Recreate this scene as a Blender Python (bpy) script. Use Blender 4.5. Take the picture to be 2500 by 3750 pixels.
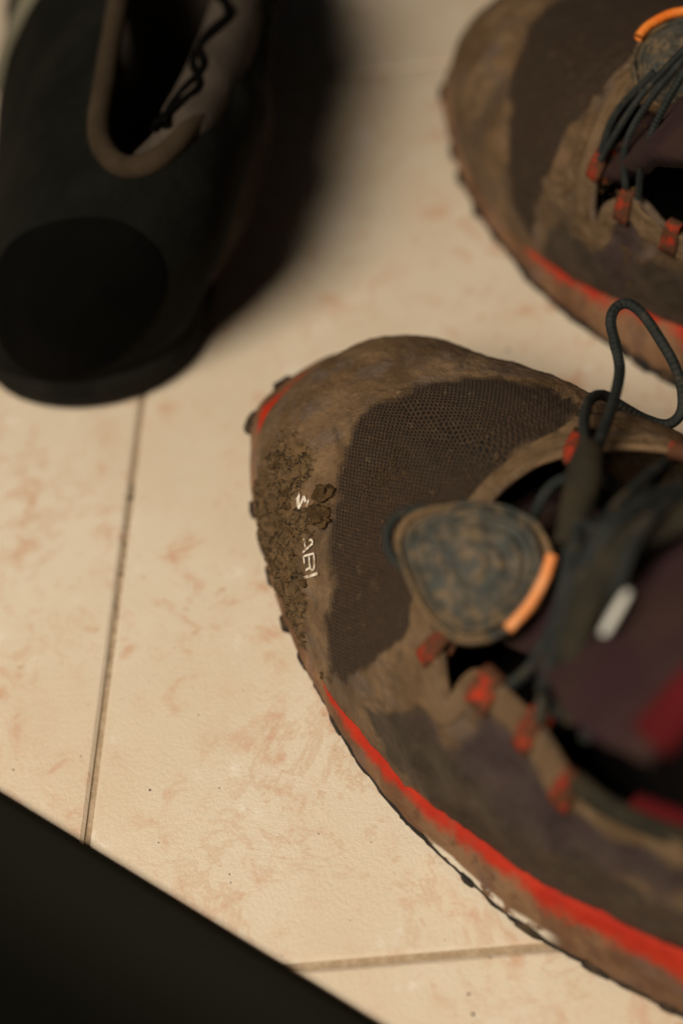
import bpy, bmesh, math, random
import numpy as np
from math import pi, sin, cos, radians
from mathutils import Vector, Matrix, noise
random.seed(7); np.random.seed(7)
for o in list(bpy.data.objects): bpy.data.objects.remove(o)
SC = bpy.context.scene
COL = SC.collection

# ------------------------------------------------------------------ camera, world, light, exposure
TH, RO, DF = radians(37), radians(11), .30
U0 = Vector((0, cos(TH), sin(TH))); FW = Vector((0, sin(TH), -cos(TH)))
RT = Vector((1, 0, 0))*cos(RO) - U0*sin(RO); UPV = Vector((1, 0, 0))*sin(RO) + U0*cos(RO)
cam_data = bpy.data.cameras.new('camera'); cam = bpy.data.objects.new('camera', cam_data); COL.objects.link(cam)
cam.matrix_world = Matrix((( RT.x, UPV.x, -FW.x, 0), (RT.y, UPV.y, -FW.y, -DF*sin(TH)), (RT.z, UPV.z, -FW.z, .05+DF*cos(TH)), (0, 0, 0, 1)))
cam_data.sensor_fit = 'VERTICAL'; cam_data.sensor_height = 36; cam_data.lens = 45
cam_data.clip_start = .005; cam_data.clip_end = 50
cam_data.dof.use_dof = True; cam_data.dof.focus_distance = .310; cam_data.dof.aperture_fstop = 4.1
SC.camera = cam
W = bpy.data.worlds.new('World'); SC.world = W; W.use_nodes = True
W.node_tree.nodes['Background'].inputs[0].default_value = (.75, .8, .8, 1)
W.node_tree.nodes['Background'].inputs[1].default_value = .009
def area_lamp(name, loc, target, size, power, color):
    d = bpy.data.lights.new(name, 'AREA'); d.shape = 'RECTANGLE'; d.size, d.size_y = size
    d.energy = power; d.color = color
    o = bpy.data.objects.new(name, d); COL.objects.link(o); o.location = loc
    o.rotation_euler = (Vector(target)-Vector(loc)).to_track_quat('-Z', 'Y').to_euler()
    return o
area_lamp('window_light', (-.43, -.33, .80), (.0, -.04, 0), (.44, .44), 11.2, (1, .87, .69))
SC.view_settings.view_transform = 'Standard'; SC.view_settings.look = 'None'
SC.view_settings.exposure = 0; SC.view_settings.gamma = 1; SC.view_settings.use_curve_mapping = False
SC.render.engine = 'CYCLES'

# ------------------------------------------------------------------ node helpers
class NT:
    def __init__(s, name):
        s.m = bpy.data.materials.new(name); s.m.use_nodes = True
        s.t = s.m.node_tree; s.bsdf = s.t.nodes['Principled BSDF']
        s.tc = s.t.nodes.new('ShaderNodeTexCoord')
    def n(s, typ, **k):
        x = s.t.nodes.new(typ)
        for a, b in k.items(): setattr(x, a, b)
        return x
    def put(s, sock, v):
        if v is None: return
        if isinstance(v, (int, float)): sock.default_value = v
        elif isinstance(v, (tuple, list)): sock.default_value = (*v, 1) if len(v) == 3 and sock.type == 'RGBA' else v
        else: s.t.links.new(v, sock)
    def noise(s, scale, detail=4, rough=.55, vec=None, dist=0, col=False):
        x = s.n('ShaderNodeTexNoise'); s.put(x.inputs['Vector'], vec or s.tc.outputs['Object'])
        x.inputs['Scale'].default_value = scale; x.inputs['Detail'].default_value = detail
        x.inputs['Roughness'].default_value = rough; x.inputs['Distortion'].default_value = dist
        return x.outputs['Color' if col else 'Fac']
    def voro(s, scale, feature='F1', vec=None, out='Distance', rnd=1):
        x = s.n('ShaderNodeTexVoronoi', feature=feature); s.put(x.inputs['Vector'], vec or s.tc.outputs['Object'])
        x.inputs['Scale'].default_value = scale; x.inputs['Randomness'].default_value = rnd
        return x.outputs[out]
    def ramp(s, fac, a, b, c0=0., c1=1.):
        x = s.n('ShaderNodeMapRange', interpolation_type='SMOOTHSTEP'); s.put(x.inputs[0], fac)
        for i, v in enumerate((a, b, c0, c1)): x.inputs[i+1].default_value = v
        return x.outputs[0]
    def mix(s, fac, a, b):
        x = s.n('ShaderNodeMix', data_type='RGBA'); s.put(x.inputs[0], fac); s.put(x.inputs[6], a); s.put(x.inputs[7], b)
        return x.outputs[2]
    def math(s, op, a, b=None, c=None, clamp=False):
        x = s.n('ShaderNodeMath', operation=op, use_clamp=clamp); s.put(x.inputs[0], a)
        if b is not None: s.put(x.inputs[1], b)
        if c is not None: s.put(x.inputs[2], c)
        return x.outputs[0]
    def attr(s, name):
        x = s.n('ShaderNodeAttribute', attribute_name=name); return x.outputs['Fac']
    def uv(s):
        x = s.n('ShaderNodeSeparateXYZ'); s.t.links.new(s.tc.outputs['UV'], x.inputs[0]); return x.outputs[0], x.outputs[1]
    def bump(s, h, dist, strength=1., prev=None):
        x = s.n('ShaderNodeBump'); s.put(x.inputs['Height'], h); x.inputs['Distance'].default_value = dist
        x.inputs['Strength'].default_value = strength
        if prev is not None: s.t.links.new(prev, x.inputs['Normal'])
        return x.outputs[0]
    def done(s, color, rough=.8, normal=None, spec=.3, **k):
        s.put(s.bsdf.inputs['Base Color'], color); s.put(s.bsdf.inputs['Roughness'], rough)
        s.bsdf.inputs['Specular IOR Level'].default_value = spec
        if normal is not None: s.t.links.new(normal, s.bsdf.inputs['Normal'])
        return s.m

# ------------------------------------------------------------------ materials
def mat_tile():
    m = NT('glazed_beige_tile'); P = m.tc.outputs['Object']
    base = m.mix(m.ramp(m.noise(9, 5, .6), .35, .7), (.67, .56, .43), (.73, .645, .53))
    blot = m.math('MULTIPLY', m.ramp(m.noise(95, 7, .68, dist=.5), .50, .70), m.ramp(m.noise(22, 4), .34, .56))
    c = m.mix(m.math('MULTIPLY', blot, .85), base, (.60, .36, .235))
    vein = m.math('MULTIPLY', m.ramp(m.math('ABSOLUTE', m.math('SUBTRACT', m.noise(26, 7, .68, dist=.8), .5)), .0, .03, 1, 0), m.ramp(m.noise(7, 2), .45, .65))
    c = m.mix(m.math('MULTIPLY', vein, .42), c, (.57, .35, .22))
    fleck = m.ramp(m.noise(230, 3, .6), .63, .74)
    c = m.mix(m.math('MULTIPLY', fleck, m.ramp(m.noise(25, 3), .42, .62, 0, .6)), c, (.50, .25, .13))
    pale = m.ramp(m.noise(70, 5, .6), .60, .75)
    c = m.mix(m.math('MULTIPLY', pale, .8), c, (.82, .77, .69))
    dirt = m.ramp(m.noise(420, 2, .6), .72, .78)
    c = m.mix(m.math('MULTIPLY', dirt, .7), c, (.13, .08, .05))
    nrm = m.bump(m.noise(900, 5, .7), .0006, .5)
    nrm = m.bump(m.noise(90, 3, .5), .0006, .25, nrm)
    return m.done(c, m.ramp(m.noise(60, 3), .3, .7, .38, .62), nrm, .4)
def mat_grout():
    m = NT('dirty_grout')
    c = m.mix(m.ramp(m.noise(500, 4, .7), .4, .62), (.40, .30, .20), (.50, .39, .28))
    c = m.mix(m.math('MULTIPLY', m.ramp(m.noise(420, 5, .75), .50, .60), m.ramp(m.noise(14, 2), .46, .62, .05, 1)), c, (.05, .035, .024))
    return m.done(c, .95, m.bump(m.noise(1200, 4, .7), .0006, .8), .1)

def dust_colors(m, dark=1.):
    k = dark*1.04
    a = m.mix(m.ramp(m.noise(42, 6, .62, dist=.5), .38, .62), (.105*k, .060*k, .027*k), (.215*k, .134*k, .070*k))
    a = m.mix(m.ramp(m.noise(62, 5, .6, dist=1.2), .50, .64, 0, .8), a, (.135*k, .096*k, .074*k))
    a = m.mix(m.ramp(m.noise(95, 6, .7, dist=.8), .54, .66, 0, .7), a, (.070*k, .043*k, .024*k))
    a = m.mix(m.ramp(m.noise(130, 6, .74, dist=.3), .56, .68, 0, .65), a, (.25*k, .17*k, .098*k))
    a = m.mix(m.ramp(m.noise(520, 5, .75), .55, .70, 0, .5), a, (.21*k, .14*k, .075*k))
    a = m.mix(m.ramp(m.noise(1700, 4, .8), .50, .66, 0, .55), a, (.060*k, .038*k, .021*k))
    a = m.mix(m.ramp(m.noise(30, 7, .75, dist=1.2), .50, .62, 0, .6), a, (.072*k, .046*k, .027*k))
    return a
def mat_upper():
    m = NT('muddy_shoe_upper')
    dust = dust_colors(m)
    u, v = m.uv()                     # millimetres along and across the shoe
    # staggered knit: slanted eyelets between raised yarns
    ca, sa = cos(radians(24)), sin(radians(24))
    a = m.math('ADD', m.math('MULTIPLY', u, ca), m.math('MULTIPLY', v, sa))
    b = m.math('SUBTRACT', m.math('MULTIPLY', v, ca), m.math('MULTIPLY', u, sa))
    row = m.math('DIVIDE', b, .92); ri = m.math('FLOOR', row)
    x = m.math('ADD', m.math('DIVIDE', a, 1.02), m.math('MULTIPLY', ri, .5))
    x = m.math('ADD', x, m.math('MULTIPLY', row, .75))
    fx = m.math('ABSOLUTE', m.math('SUBTRACT', m.math('FRACT', x), .5)); fy = m.math('ABSOLUTE', m.math('SUBTRACT', m.math('FRACT', row), .5))
    d = m.math('ADD', m.math('POWER', m.math('DIVIDE', fx, .27), 2.), m.math('POWER', m.math('DIVIDE', fy, .40), 2.))
    yarn = m.ramp(d, .35, 1.25)
    vor = m.noise(900, 2, .5, col=True)
    yc = m.mix(m.ramp(m.noise(1100, 2), .35, .65), (.043, .027, .015), (.070, .038, .022))
    yc = m.mix(m.ramp(m.noise(60, 5, .6), .42, .68, 0, .5), yc, (.054, .039, .024))
    yc = m.mix(m.ramp(m.noise(380, 4, .7), .60, .72, 0, .85), yc, (.15, .105, .055))
    knit = m.mix(yarn, (.008, .006, .005), yc)
    clog = m.ramp(m.noise(95, 5, .65), .58, .76, 0, .75)
    knit = m.mix(clog, knit, (.070, .046, .024))
    mk = m.attr('knit')
    c = m.mix(mk, dust, knit)
    # darker side textile, deepened further to paint in light falloff
    side = m.mix(m.ramp(m.noise(85, 5, .6), .35, .7), (.038, .027, .015), (.066, .044, .030))
    side = m.mix(m.ramp(m.noise(700, 3, .7), .52, .66, 0, .6), side, (.022, .015, .012))
    c = m.mix(m.attr('side'), c, side)
    c = m.mix(m.attr('violet'), c, m.mix(m.ramp(m.noise(120, 5), .4, .65), (.058, .037, .034), (.042, .026, .026)))  # violet fabric, tone also deepened to stand in for light falloff
    # caked mud plates; crack and gap tones paint in the shade of their depth
    mud = m.mix(m.ramp(m.noise(160, 5, .65), .35, .68), (.102, .061, .025), (.170, .101, .044))
    mud = m.mix(m.ramp(m.noise(800, 4, .7), .58, .74, 0, .7), mud, (.20, .10, .035))
    mud = m.mix(m.attr('crack'), mud, (.075, .046, .020))
    wv = m.n('ShaderNodeVectorMath', operation='ADD'); sc_ = m.n('ShaderNodeVectorMath', operation='SCALE'); sc_.inputs['Scale'].default_value = .0022
    m.put(sc_.inputs[0], m.noise(420, 3, .6, col=True)); m.put(wv.inputs[0], m.tc.outputs['Object']); m.put(wv.inputs[1], sc_.outputs[0])
    ed = m.voro(310, 'DISTANCE_TO_EDGE', wv.outputs[0])
    gap = m.math('MULTIPLY', m.ramp(ed, .004, .055, 1, 0), m.math('MULTIPLY', m.attr('mud'), m.ramp(m.noise(210, 3), .42, .56)))
    mud = m.mix(gap, mud, (.030, .019, .009))
    c = m.mix(m.attr('mud'), c, mud)
    c = m.mix(m.attr('rim'), c, m.mix(m.ramp(m.noise(130, 5, .6), .35, .68), (.125, .075, .036), (.175, .112, .060)))
    # fine relief
    h = m.math('MULTIPLY', yarn, mk)
    n1 = m.bump(h, .0009, 1.)
    n1 = m.bump(m.math('MULTIPLY', gap, -1.), .0012, 1., n1)
    n2 = m.bump(m.noise(1500, 5, .75), .0007, .7, n1)
    n3 = m.bump(m.noise(260, 6, .7), .0016, .42, n2)
    return m.done(c, m.math('MAXIMUM', m.ramp(m.noise(70, 3), .3, .7, .46, .80), m.math('MULTIPLY', mk, .92)), n3, .34)
def mat_midsole():
    m = NT('red_foam_midsole')
    red = m.mix(m.ramp(m.noise(120, 4), .3, .7), (.36, .014, .003), (.46, .026, .005))
    mudc = dust_colors(m, .95)
    hgt = m.attr('low'); muddy = m.attr('muddy')
    f = m.math('ADD', m.math('ADD', m.math('MULTIPLY', m.noise(75, 7, .72, dist=.4), .9), m.math('MULTIPLY', m.noise(24, 4, .6), .36)), m.math('ADD', m.math('MULTIPLY', hgt, .98), m.math('MULTIPLY', muddy, .8)))
    c = m.mix(m.ramp(f, .72, 1.0, 0, .93), red, mudc)
    c = m.mix(m.ramp(m.noise(520, 5, .75), .60, .70, 0, .8), c, (.09, .05, .022))
    w = m.math('MULTIPLY', m.attr('white'), m.ramp(m.noise(150, 5, .7), .44, .47))
    c = m.mix(w, c, (.80, .73, .62))
    n = m.bump(m.noise(650, 5, .7), .0008, .6)
    return m.done(c, .72, n, .3)
def mat_rubber(name='muddy_black_rubber', mudamt=.55):
    m = NT(name)
    c = m.mix(m.ramp(m.noise(170, 6, .7), mudamt-.1, mudamt+.12), (.012, .011, .011), (.085, .052, .025))
    return m.done(c, .75, m.bump(m.noise(700, 5, .7), .001, .8), .3)
def mat_mud():
    m = NT('dried_mud')
    c = m.mix(m.ramp(m.noise(300, 6, .7), .38, .66), (.082, .049, .021), (.165, .100, .046))
    c = m.mix(m.ramp(m.noise(1500, 3, .6), .64, .72), c, (.28, .15, .05))
    return m.done(c, .95, m.bump(m.noise(1100, 6, .75), .0015, .9), .15)
def mat_cord():
    m = NT('dark_braided_cord'); u, v = m.uv()
    w1 = m.math('SINE', m.math('MULTIPLY', m.math('ADD', u, v), 2*pi)); w2 = m.math('SINE', m.math('MULTIPLY', m.math('SUBTRACT', u, v), 2*pi))
    h = m.math('MULTIPLY', w1, w2)
    c = m.mix(m.ramp(m.noise(190, 4), .4, .7), (.010, .013, .0125), (.021, .0245, .0225))
    c = m.mix(m.ramp(m.noise(200, 6, .7), .54, .70, 0, .8), c, (.085, .060, .033))
    return m.done(c, .8, m.bump(h, .00016, .8), .3)
def mat_pull():
    m = NT('muddy_teal_rubber')
    c = m.mix(m.ramp(m.noise(210, 4), .35, .65), (.022, .027, .025), (.042, .047, .041))
    c = m.mix(m.ramp(m.noise(300, 5, .68), .48, .64, 0, .85), c, (.15, .102, .054))
    c = m.mix(m.math('MULTIPLY', m.attr('edge'), m.ramp(m.noise(140, 4), .40, .60)), c, (.17, .105, .050))
    return m.done(c, .62, m.bump(m.noise(420, 5, .65), .001, .7), .4)
def mat_webbing():
    m = NT('red_webbing'); u, v = m.uv()
    c = m.mix(m.ramp(m.noise(260, 4), .3, .7), (.50, .020, .006), (.62, .055, .020))
    c = m.mix(m.ramp(m.noise(190, 5, .7), .34, .52, 0, .94), c, (.090, .050, .025))
    return m.done(c, .8, m.bump(m.math('SINE', m.math('MULTIPLY', v, 24.)), .0005, .6), .25)
def mat_simple(name, c1, c2, scale=90, rough=.8, bump=.0006, spec=.25, bscale=800, thr=(.35, .68)):
    m = NT(name)
    c = m.mix(m.ramp(m.noise(scale, 5, .62), *thr), c1, c2)
    return m.done(c, rough, m.bump(m.noise(bscale, 4, .65), bump, .6), spec)

M = dict(
    tile=mat_tile(), grout=mat_grout(), upper=mat_upper(), midsole=mat_midsole(), rubber=mat_rubber(),
    mud=mat_mud(), cord=mat_cord(), pull=mat_pull(), web=mat_webbing(),
    orange=mat_simple('orange_rubber_trim', (.78, .17, .015), (.82, .26, .05), 150, .5),
    orange_dusty=mat_simple('dusty_orange_trim', (.72, .24, .07), (.74, .34, .15), 200, .6),
    tongue=mat_simple('plum_tongue_fabric', (.030, .012, .015), (.040, .021, .016), 60, .9, .0008),
    pocket=mat_simple('olive_binding', (.014, .0135, .009), (.034, .026, .015), 70, .9),
    lining=mat_simple('dark_red_lining', (.085, .002, .004), (.06, .0015, .003), 90, .9),
    inner=mat_simple('dark_footbed', (.006, .005, .005), (.010, .008, .008), 90, .95),
    white=mat_simple('reflective_grey_tab', (.55, .55, .52), (.62, .60, .52), 60, .5),
    print=mat_simple('worn_white_print', (.76, .70, .62), (.36, .24, .14), 600, .7, .0004, thr=(.46, .62)),
    b_upper=mat_simple('black_suede', (.0040, .0042, .0034), (.0085, .0085, .0062), 35, .9, .0012, .08, 260),
    b_heel=mat_simple('jet_black', (.0020, .0020, .0018), (.0030, .0028, .0024), 40, .9, .0003, .03),
    b_rim=mat_simple('brown_padded_collar', (.034, .025, .018), (.066, .051, .040), 55, .9, .0006),
    b_collar=mat_simple('dark_brown_collar_edge', (.026, .018, .011), (.048, .034, .022), 40, .9, .0006, .1),
    b_stripe=mat_simple('olive_grey_stripe', (.115, .105, .075), (.15, .14, .10), 40, .8),
    b_sole=mat_simple('black_sole', (.006, .006, .005), (.014, .013, .010), 60, .9, .0008, .1),
    panel=mat_simple('matt_black', (.0105, .0106, .0074), (.0118, .0116, .0086), 12, .9, .0001, .04),
)

# ------------------------------------------------------------------ object helpers
def link(o, parent=None):
    COL.objects.link(o)
    if parent: o.parent = parent
    return o
def tag(o, label=None, cat=None, group=None, kind=None):
    if label: o['label'] = label
    if cat: o['category'] = cat
    if group: o['group'] = group
    if kind: o['kind'] = kind
    return o
def empty(name, loc=(0, 0, 0), rz=0.):
    o = bpy.data.objects.new(name, None); o.location = loc; o.rotation_euler = (0, 0, rz); o.empty_display_size = .02
    return link(o)
def mesh_obj(name, V, Fc, mat, parent=None, smooth=True, attrs=None, uv=None):
    me = bpy.data.meshes.new(name); me.from_pydata([tuple(map(float, v)) for v in V], [], [tuple(map(int, f)) for f in Fc])
    me.materials.append(mat)
    if smooth: me.polygons.foreach_set('use_smooth', [True]*len(me.polygons))
    for k, a in (attrs or {}).items():
        at = me.attributes.new(k, 'FLOAT', 'POINT'); at.data.foreach_set('value', np.asarray(a, np.float32).ravel())
    if uv is not None:
        l = me.uv_layers.new(name='UVMap'); idx = np.zeros(len(me.loops), np.int32); me.loops.foreach_get('vertex_index', idx)
        l.data.foreach_set('uv', np.asarray(uv, np.float32)[idx].ravel())
    me.update()
    return link(bpy.data.objects.new(name, me), parent)
def grid_faces(n, m, wrap=False, keep=None):
    F = []
    mm = m if wrap else m-1
    for i in range(n-1):
        for j in range(mm):
            if keep is not None and not keep[i, j]: continue
            j2 = (j+1) % m
            F.append((i*m+j, (i+1)*m+j, (i+1)*m+j2, i*m+j2))
    return F
def catmull(P, per=8, closed=False):
    P = [np.asarray(p, float) for p in P]; n = len(P); out = []
    rng = n if closed else n-1
    for i in range(rng):
        if closed: p0, p1, p2, p3 = P[i-1], P[i], P[(i+1) % n], P[(i+2) % n]
        else: p0, p1, p2, p3 = P[max(i-1, 0)], P[i], P[i+1], P[min(i+2, n-1)]
        for k in range(per):
            t = k/per
            out.append(.5*((2*p1)+(p2-p0)*t+(2*p0-5*p1+4*p2-p3)*t*t+(3*p1-p0-3*p2+p3)*t**3))
    if not closed: out.append(P[-1])
    return np.array(out)
def tube(name, P, r, mat, parent=None, n=10, closed=False, per=8, flat=1., smooth_path=True, caps=True, rfun=None):
    C = catmull(P, per, closed) if smooth_path else np.asarray(P, float)
    N = len(C); T = np.zeros_like(C)
    for i in range(N):
        a = C[(i-1) % N] if closed or i > 0 else C[0]; b = C[(i+1) % N] if closed or i < N-1 else C[-1]
        T[i] = (b-a)/max(np.linalg.norm(b-a), 1e-9)
    ref = np.array([0, 0, 1.]) if abs(T[0][2]) < .9 else np.array([1., 0, 0])
    nrm = np.cross(T[0], ref); nrm /= np.linalg.norm(nrm)
    V = []; UV = []; acc = 0
    for i in range(N):
        nrm = nrm-T[i]*(nrm@T[i]); nrm /= np.linalg.norm(nrm); bn = np.cross(T[i], nrm)
        if i: acc += np.linalg.norm(C[i]-C[i-1])
        rr = r*(rfun(i/(N-1)) if rfun else 1)
        for k in range(n):
            a = 2*pi*k/n
            V.append(C[i]+nrm*cos(a)*rr+bn*sin(a)*rr*flat); UV.append((acc/(2.2*r), 3*k/n))
    F = grid_faces(N, n, True)
    if closed: F += [((N-1)*n+j, j, (j+1) % n, (N-1)*n+(j+1) % n) for j in range(n)]
    elif caps: F += [tuple(range(n))[::-1], tuple(range((N-1)*n, N*n))]
    return mesh_obj(name, V, F, mat, parent, True, None, UV)
def lump(name, c, r, mat, parent=None, squash=(1, 1, .7), seed=0, sub=3, amp=.35, freq=None):
    bm = bmesh.new(); bmesh.ops.create_icosphere(bm, subdivisions=sub, radius=1)
    f = freq or 1.6
    for v in bm.verts:
        p = v.co.copy(); k = 1+amp*noise.noise(p*f+Vector((seed*7.1, 3, 1)))+amp*.5*noise.noise(p*f*2.7+Vector((seed*3.3, 9, 4)))
        v.co = Vector((p.x*squash[0], p.y*squash[1], p.z*squash[2]))*k*r+Vector(c)
    me = bpy.data.meshes.new(name); bm.to_mesh(me); bm.free(); me.materials.append(mat)
    me.polygons.foreach_set('use_smooth', [True]*len(me.polygons))
    return link(bpy.data.objects.new(name, me), parent)
def grit(name, pts, rads, mat, parent=None, seed=0):
    bm = bmesh.new(); rnd = random.Random(seed)
    for p, r in zip(pts, rads):
        res = bmesh.ops.create_icosphere(bm, subdivisions=1, radius=r)
        k = rnd.random()*50
        for v in res['verts']:
            q = v.co*(1+.5*noise.noise(v.co/r*1.3+Vector((k, k, k)))); q.z *= .75; v.co = q+Vector(p)
    me = bpy.data.meshes.new(name); bm.to_mesh(me); bm.free(); me.materials.append(mat)
    return tag(link(bpy.data.objects.new(name, me), parent), kind='stuff')

# ------------------------------------------------------------------ shoe surface maths (millimetres; s runs from toe to heel, w across)
def pchip(x, xs, ys):
    x = np.asarray(x, float); xs = np.asarray(xs, float); ys = np.asarray(ys, float)
    h = np.diff(xs); d = np.diff(ys)/h; m = np.zeros_like(ys); m[0] = d[0]; m[-1] = d[-1]
    for i in range(1, len(xs)-1):
        if d[i-1]*d[i] > 0:
            w1 = 2*h[i]+h[i-1]; w2 = h[i]+2*h[i-1]; m[i] = (w1+w2)/(w1/d[i-1]+w2/d[i])
    x = np.clip(x, xs[0], xs[-1]); i = np.clip(np.searchsorted(xs, x)-1, 0, len(xs)-2); t = (x-xs[i])/h[i]
    return (2*t**3-3*t**2+1)*ys[i]+(t**3-2*t**2+t)*h[i]*m[i]+(-2*t**3+3*t**2)*ys[i+1]+(t**3-t**2)*h[i]*m[i+1]
def sstep(x, a, b):
    t = np.clip((x-a)/(b-a), 0, 1); return t*t*(3-2*t)
class Last:
    def __init__(s, L, PS, PL, PM, HS, HZ, MS, MH, IS, IV, spring=14, lean=4, e=(.78, .82), lean_from=0, lean_h=None):
        s.lh = lean_h
        s.L = L; s.PS, s.PL, s.PM, s.HS, s.HZ, s.MS, s.MH, s.IS, s.IV = PS, PL, PM, HS, HZ, MS, MH, IS, IV
        s.spring = spring; s.lean = lean; s.e = e; s.lf = lean_from
    def tau(s, x): return np.arccos(np.clip(1-2*np.asarray(x, float)/s.L, -1, 1))
    def wl(s, x): return pchip(s.tau(x), s.tau(s.PS), s.PL)
    def wm(s, x): return pchip(s.tau(x), s.tau(s.PS), s.PM)
    def zb(s, x): return s.spring*np.clip(1-np.asarray(x, float)/55, 0, 1)**2
    def zt(s, x): return s.zb(x)+pchip(x, s.MS, s.MH)
    def H(s, x): return pchip(s.tau(x), s.tau(s.HS), s.HZ)
    def inset(s, x): return pchip(x, s.IS, s.IV)
    def upper(s, x, q):
        x = np.asarray(x, float); ph = np.asarray(q, float)/100*pi
        l = s.wl(x); r = s.wm(x); i = np.minimum(s.inset(x), (r-l)*.25); l = l+i; r = r-i; m = (l+r)/2; hw = (r-l)/2
        c = np.cos(ph); fr = np.abs(np.sin(ph))**s.e[0]; bul = 1+.03*np.sin(np.clip(fr, 0, 1)*pi)
        w = m-hw*np.sign(c)*np.abs(c)**s.e[1]*bul+s.lean*fr*np.clip((x-s.lf)/60, 0, 1)*(1 if s.lh is None else ((s.H(x)-s.zt(x))/s.lh)**1.5)
        z = s.zt(x)-1+(s.H(x)-s.zt(x)+1)*fr
        return np.stack([x+0*w, w, z], -1)
    def normal(s, x, q, d=.4):
        a = s.upper(np.clip(x+d, 0, s.L), q)-s.upper(np.clip(x-d, 0, s.L), q); b = s.upper(x, np.clip(q+d, 0, 100))-s.upper(x, np.clip(q-d, 0, 100))
        n = np.cross(b, a); l = np.linalg.norm(n, axis=-1, keepdims=True)
        n = n/np.maximum(l, 1e-9)
        return n
    def out_normal(s, x, q):
        n = s.normal(x, q); c = s.upper(x, q)-np.stack([np.clip(np.asarray(x, float), 30, s.L-30)+0*n[..., 0], 18+0*n[..., 0], 15+0*n[..., 0]], -1)
        sg = np.sign((n*c).sum(-1, keepdims=True)); return n*np.where(sg == 0, 1, sg)
    def at(s, x, q, lift=0.):
        """a point on the upper, local metres"""
        p = s.upper(x, q); 
        if lift: p = p+s.out_normal(x, q)*lift
        return p/1000
QS = 1.5     # millimetres per unit of q, for plane distances
def sdpoly(S, Q, poly):
    """signed distance in mm to a polygon in (s,q); positive inside"""
    P = np.array(poly, float); P[:, 1] *= QS; X = S; Y = Q*QS
    d = np.full(X.shape, 1e9); ins = np.zeros(X.shape, bool); n = len(P)
    for i in range(n):
        a = P[i]; b = P[(i+1) % n]; e = b-a; wx = X-a[0]; wy = Y-a[1]
        t = np.clip((wx*e[0]+wy*e[1])/max(e@e, 1e-9), 0, 1)
        d = np.minimum(d, np.hypot(wx-t*e[0], wy-t*e[1]))
        c = ((a[1] <= Y) != (b[1] <= Y)) & (X < (b[0]-a[0])*(Y-a[1])/(b[1]-a[1]+1e-12)+a[0]); ins ^= c
    return np.where(ins, d, -d)
def fbm(P, sc, oct=4, off=0.):
    return np.array([noise.fractal(Vector((p[0]*sc+off, p[1]*sc, p[2]*sc)), 1., 2., oct) for p in P])

# ------------------------------------------------------------------ outlines on the far shoe (s mm, q percent round the upper)
BT = [(105.5, 36), (107, 27), (108.3, 19.2), (110.6, 12.4), (113.6, 10.2), (115.1, 14.3), (124.6, 16.1), (134.8, 13), (145, 12), (175, 14), (200, 18), (230, 21), (255, 25), (272, 32), (281, 45), (281, 55), (272, 68), (255, 75), (230, 77), (200, 78), (175, 77), (150, 75), (135, 70), (122, 60), (113, 50), (107, 43)]
BK = [(82.8, .3), (77.4, 6.7), (69.8, 16.2), (61.3, 23.8), (52.9, 31.9), (45.3, 40.7), (45.6, 49.8), (54.3, 56.4), (66, 64), (78, 69), (88, 66), (93.4, 53.4), (97, 44), (97.5, 37.7), (93.4, 29.1), (90.6, 18), (86.5, 7.6)]
BS = [(88, 3), (100, 9), (106, 8), (114, 5), (130, 8), (165, 6), (200, 4), (200, -2), (88, -2)]
BV = [(111, 9), (115, 8), (118, 14), (126, 14), (130, 8), (122, 2), (114, 3)]
BL = [(109.3, 21.5, 1, 8), (121.5, 15.2, 0, 8), (138, 12, 0, 8), (112, 50, 2, -7), (128, 65, 0, -8)]
BC = [[(109, 23, 1.5), (108.5, 30, 2.2), (113, 38, 3)], [(111, 22, 3), (116, 32, 4.5), (122, 42, 6)], [(121, 18, 1.5), (118, 25, 3.5), (121, 33, 5), (128, 42, 8)], [(127, 17, 3), (127, 25, 6), (131, 36, 9), (137, 45, 12)]]
BD = [(113, -34, 78)]
BTW = (0., -7., 3.)
BG = [(121, 7, 3, 2), (116, 11, 2, 2.5), (121, 16, 2, 1), (110, 20, 2, 2), (108, 14, 1.5, 2), (128, 30, 4, 3)]
FG = [(.0593, .0863, .0007), (.0071, -.0989, .0005), (.0071, -.1032, .0006), (-.0599, -.036, .0005), (-.0495, -.044, .0005), (.002, -.0879, .0008), (.015, -.101, .0004), (-.02, -.06, .0004)]

# ------------------------------------------------------------------ floor: grout bed with separate tiles
d1 = np.array([.1569, .9876]); d2 = np.array([.9942, -.1078])          # joint directions
def isect(p, d, q, e):
    A = np.array([[d[0], -e[0]], [d[1], -e[1]]]); t = np.linalg.solve(A, np.asarray(q)-np.asarray(p)); return np.asarray(p)+t[0]*d
p1 = np.array([-.0765, -.0475]); p2 = np.array([-.0290, -.0858])
corner = isect(p1, d1, p2, d2)
floor = mesh_obj('floor', [(-2.5, -2.5, -.0012), (2.5, -2.5, -.0012), (2.5, 2.5, -.0012), (-2.5, 2.5, -.0012)], [(0, 1, 2, 3)], M['grout'], None, False)
tag(floor, 'beige tiled floor with dirty brown joints', kind='structure')
TX, TY = .33, .331; g = .0009; bev = .0009
for i in range(-4, 4):
    for j in range(-4, 5):
        o = corner+d2*(i*TX)+d1*(j*TY)
        def q(a, b): return o+d2*a+d1*b
        jx, jy = TX, TY
        ring0 = [q(g, g), q(jx-g, g), q(jx-g, jy-g), q(g, jy-g)]; ring1 = [q(g+bev, g+bev), q(jx-g-bev, g+bev), q(jx-g-bev, jy-g-bev), q(g+bev, jy-g-bev)]
        V = [(*a, -.003) for a in ring0]+[(*a, -.0006) for a in ring0]+[(*a, 0.) for a in ring1]
        Fc = [(8, 9, 10, 11)]
        for k in range(4): Fc += [(k, (k+1) % 4, 4+(k+1) % 4, 4+k), (4+k, 4+(k+1) % 4, 8+(k+1) % 4, 8+k)]
        mesh_obj('tile', V, Fc, M['tile'], floor, False)

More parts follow.
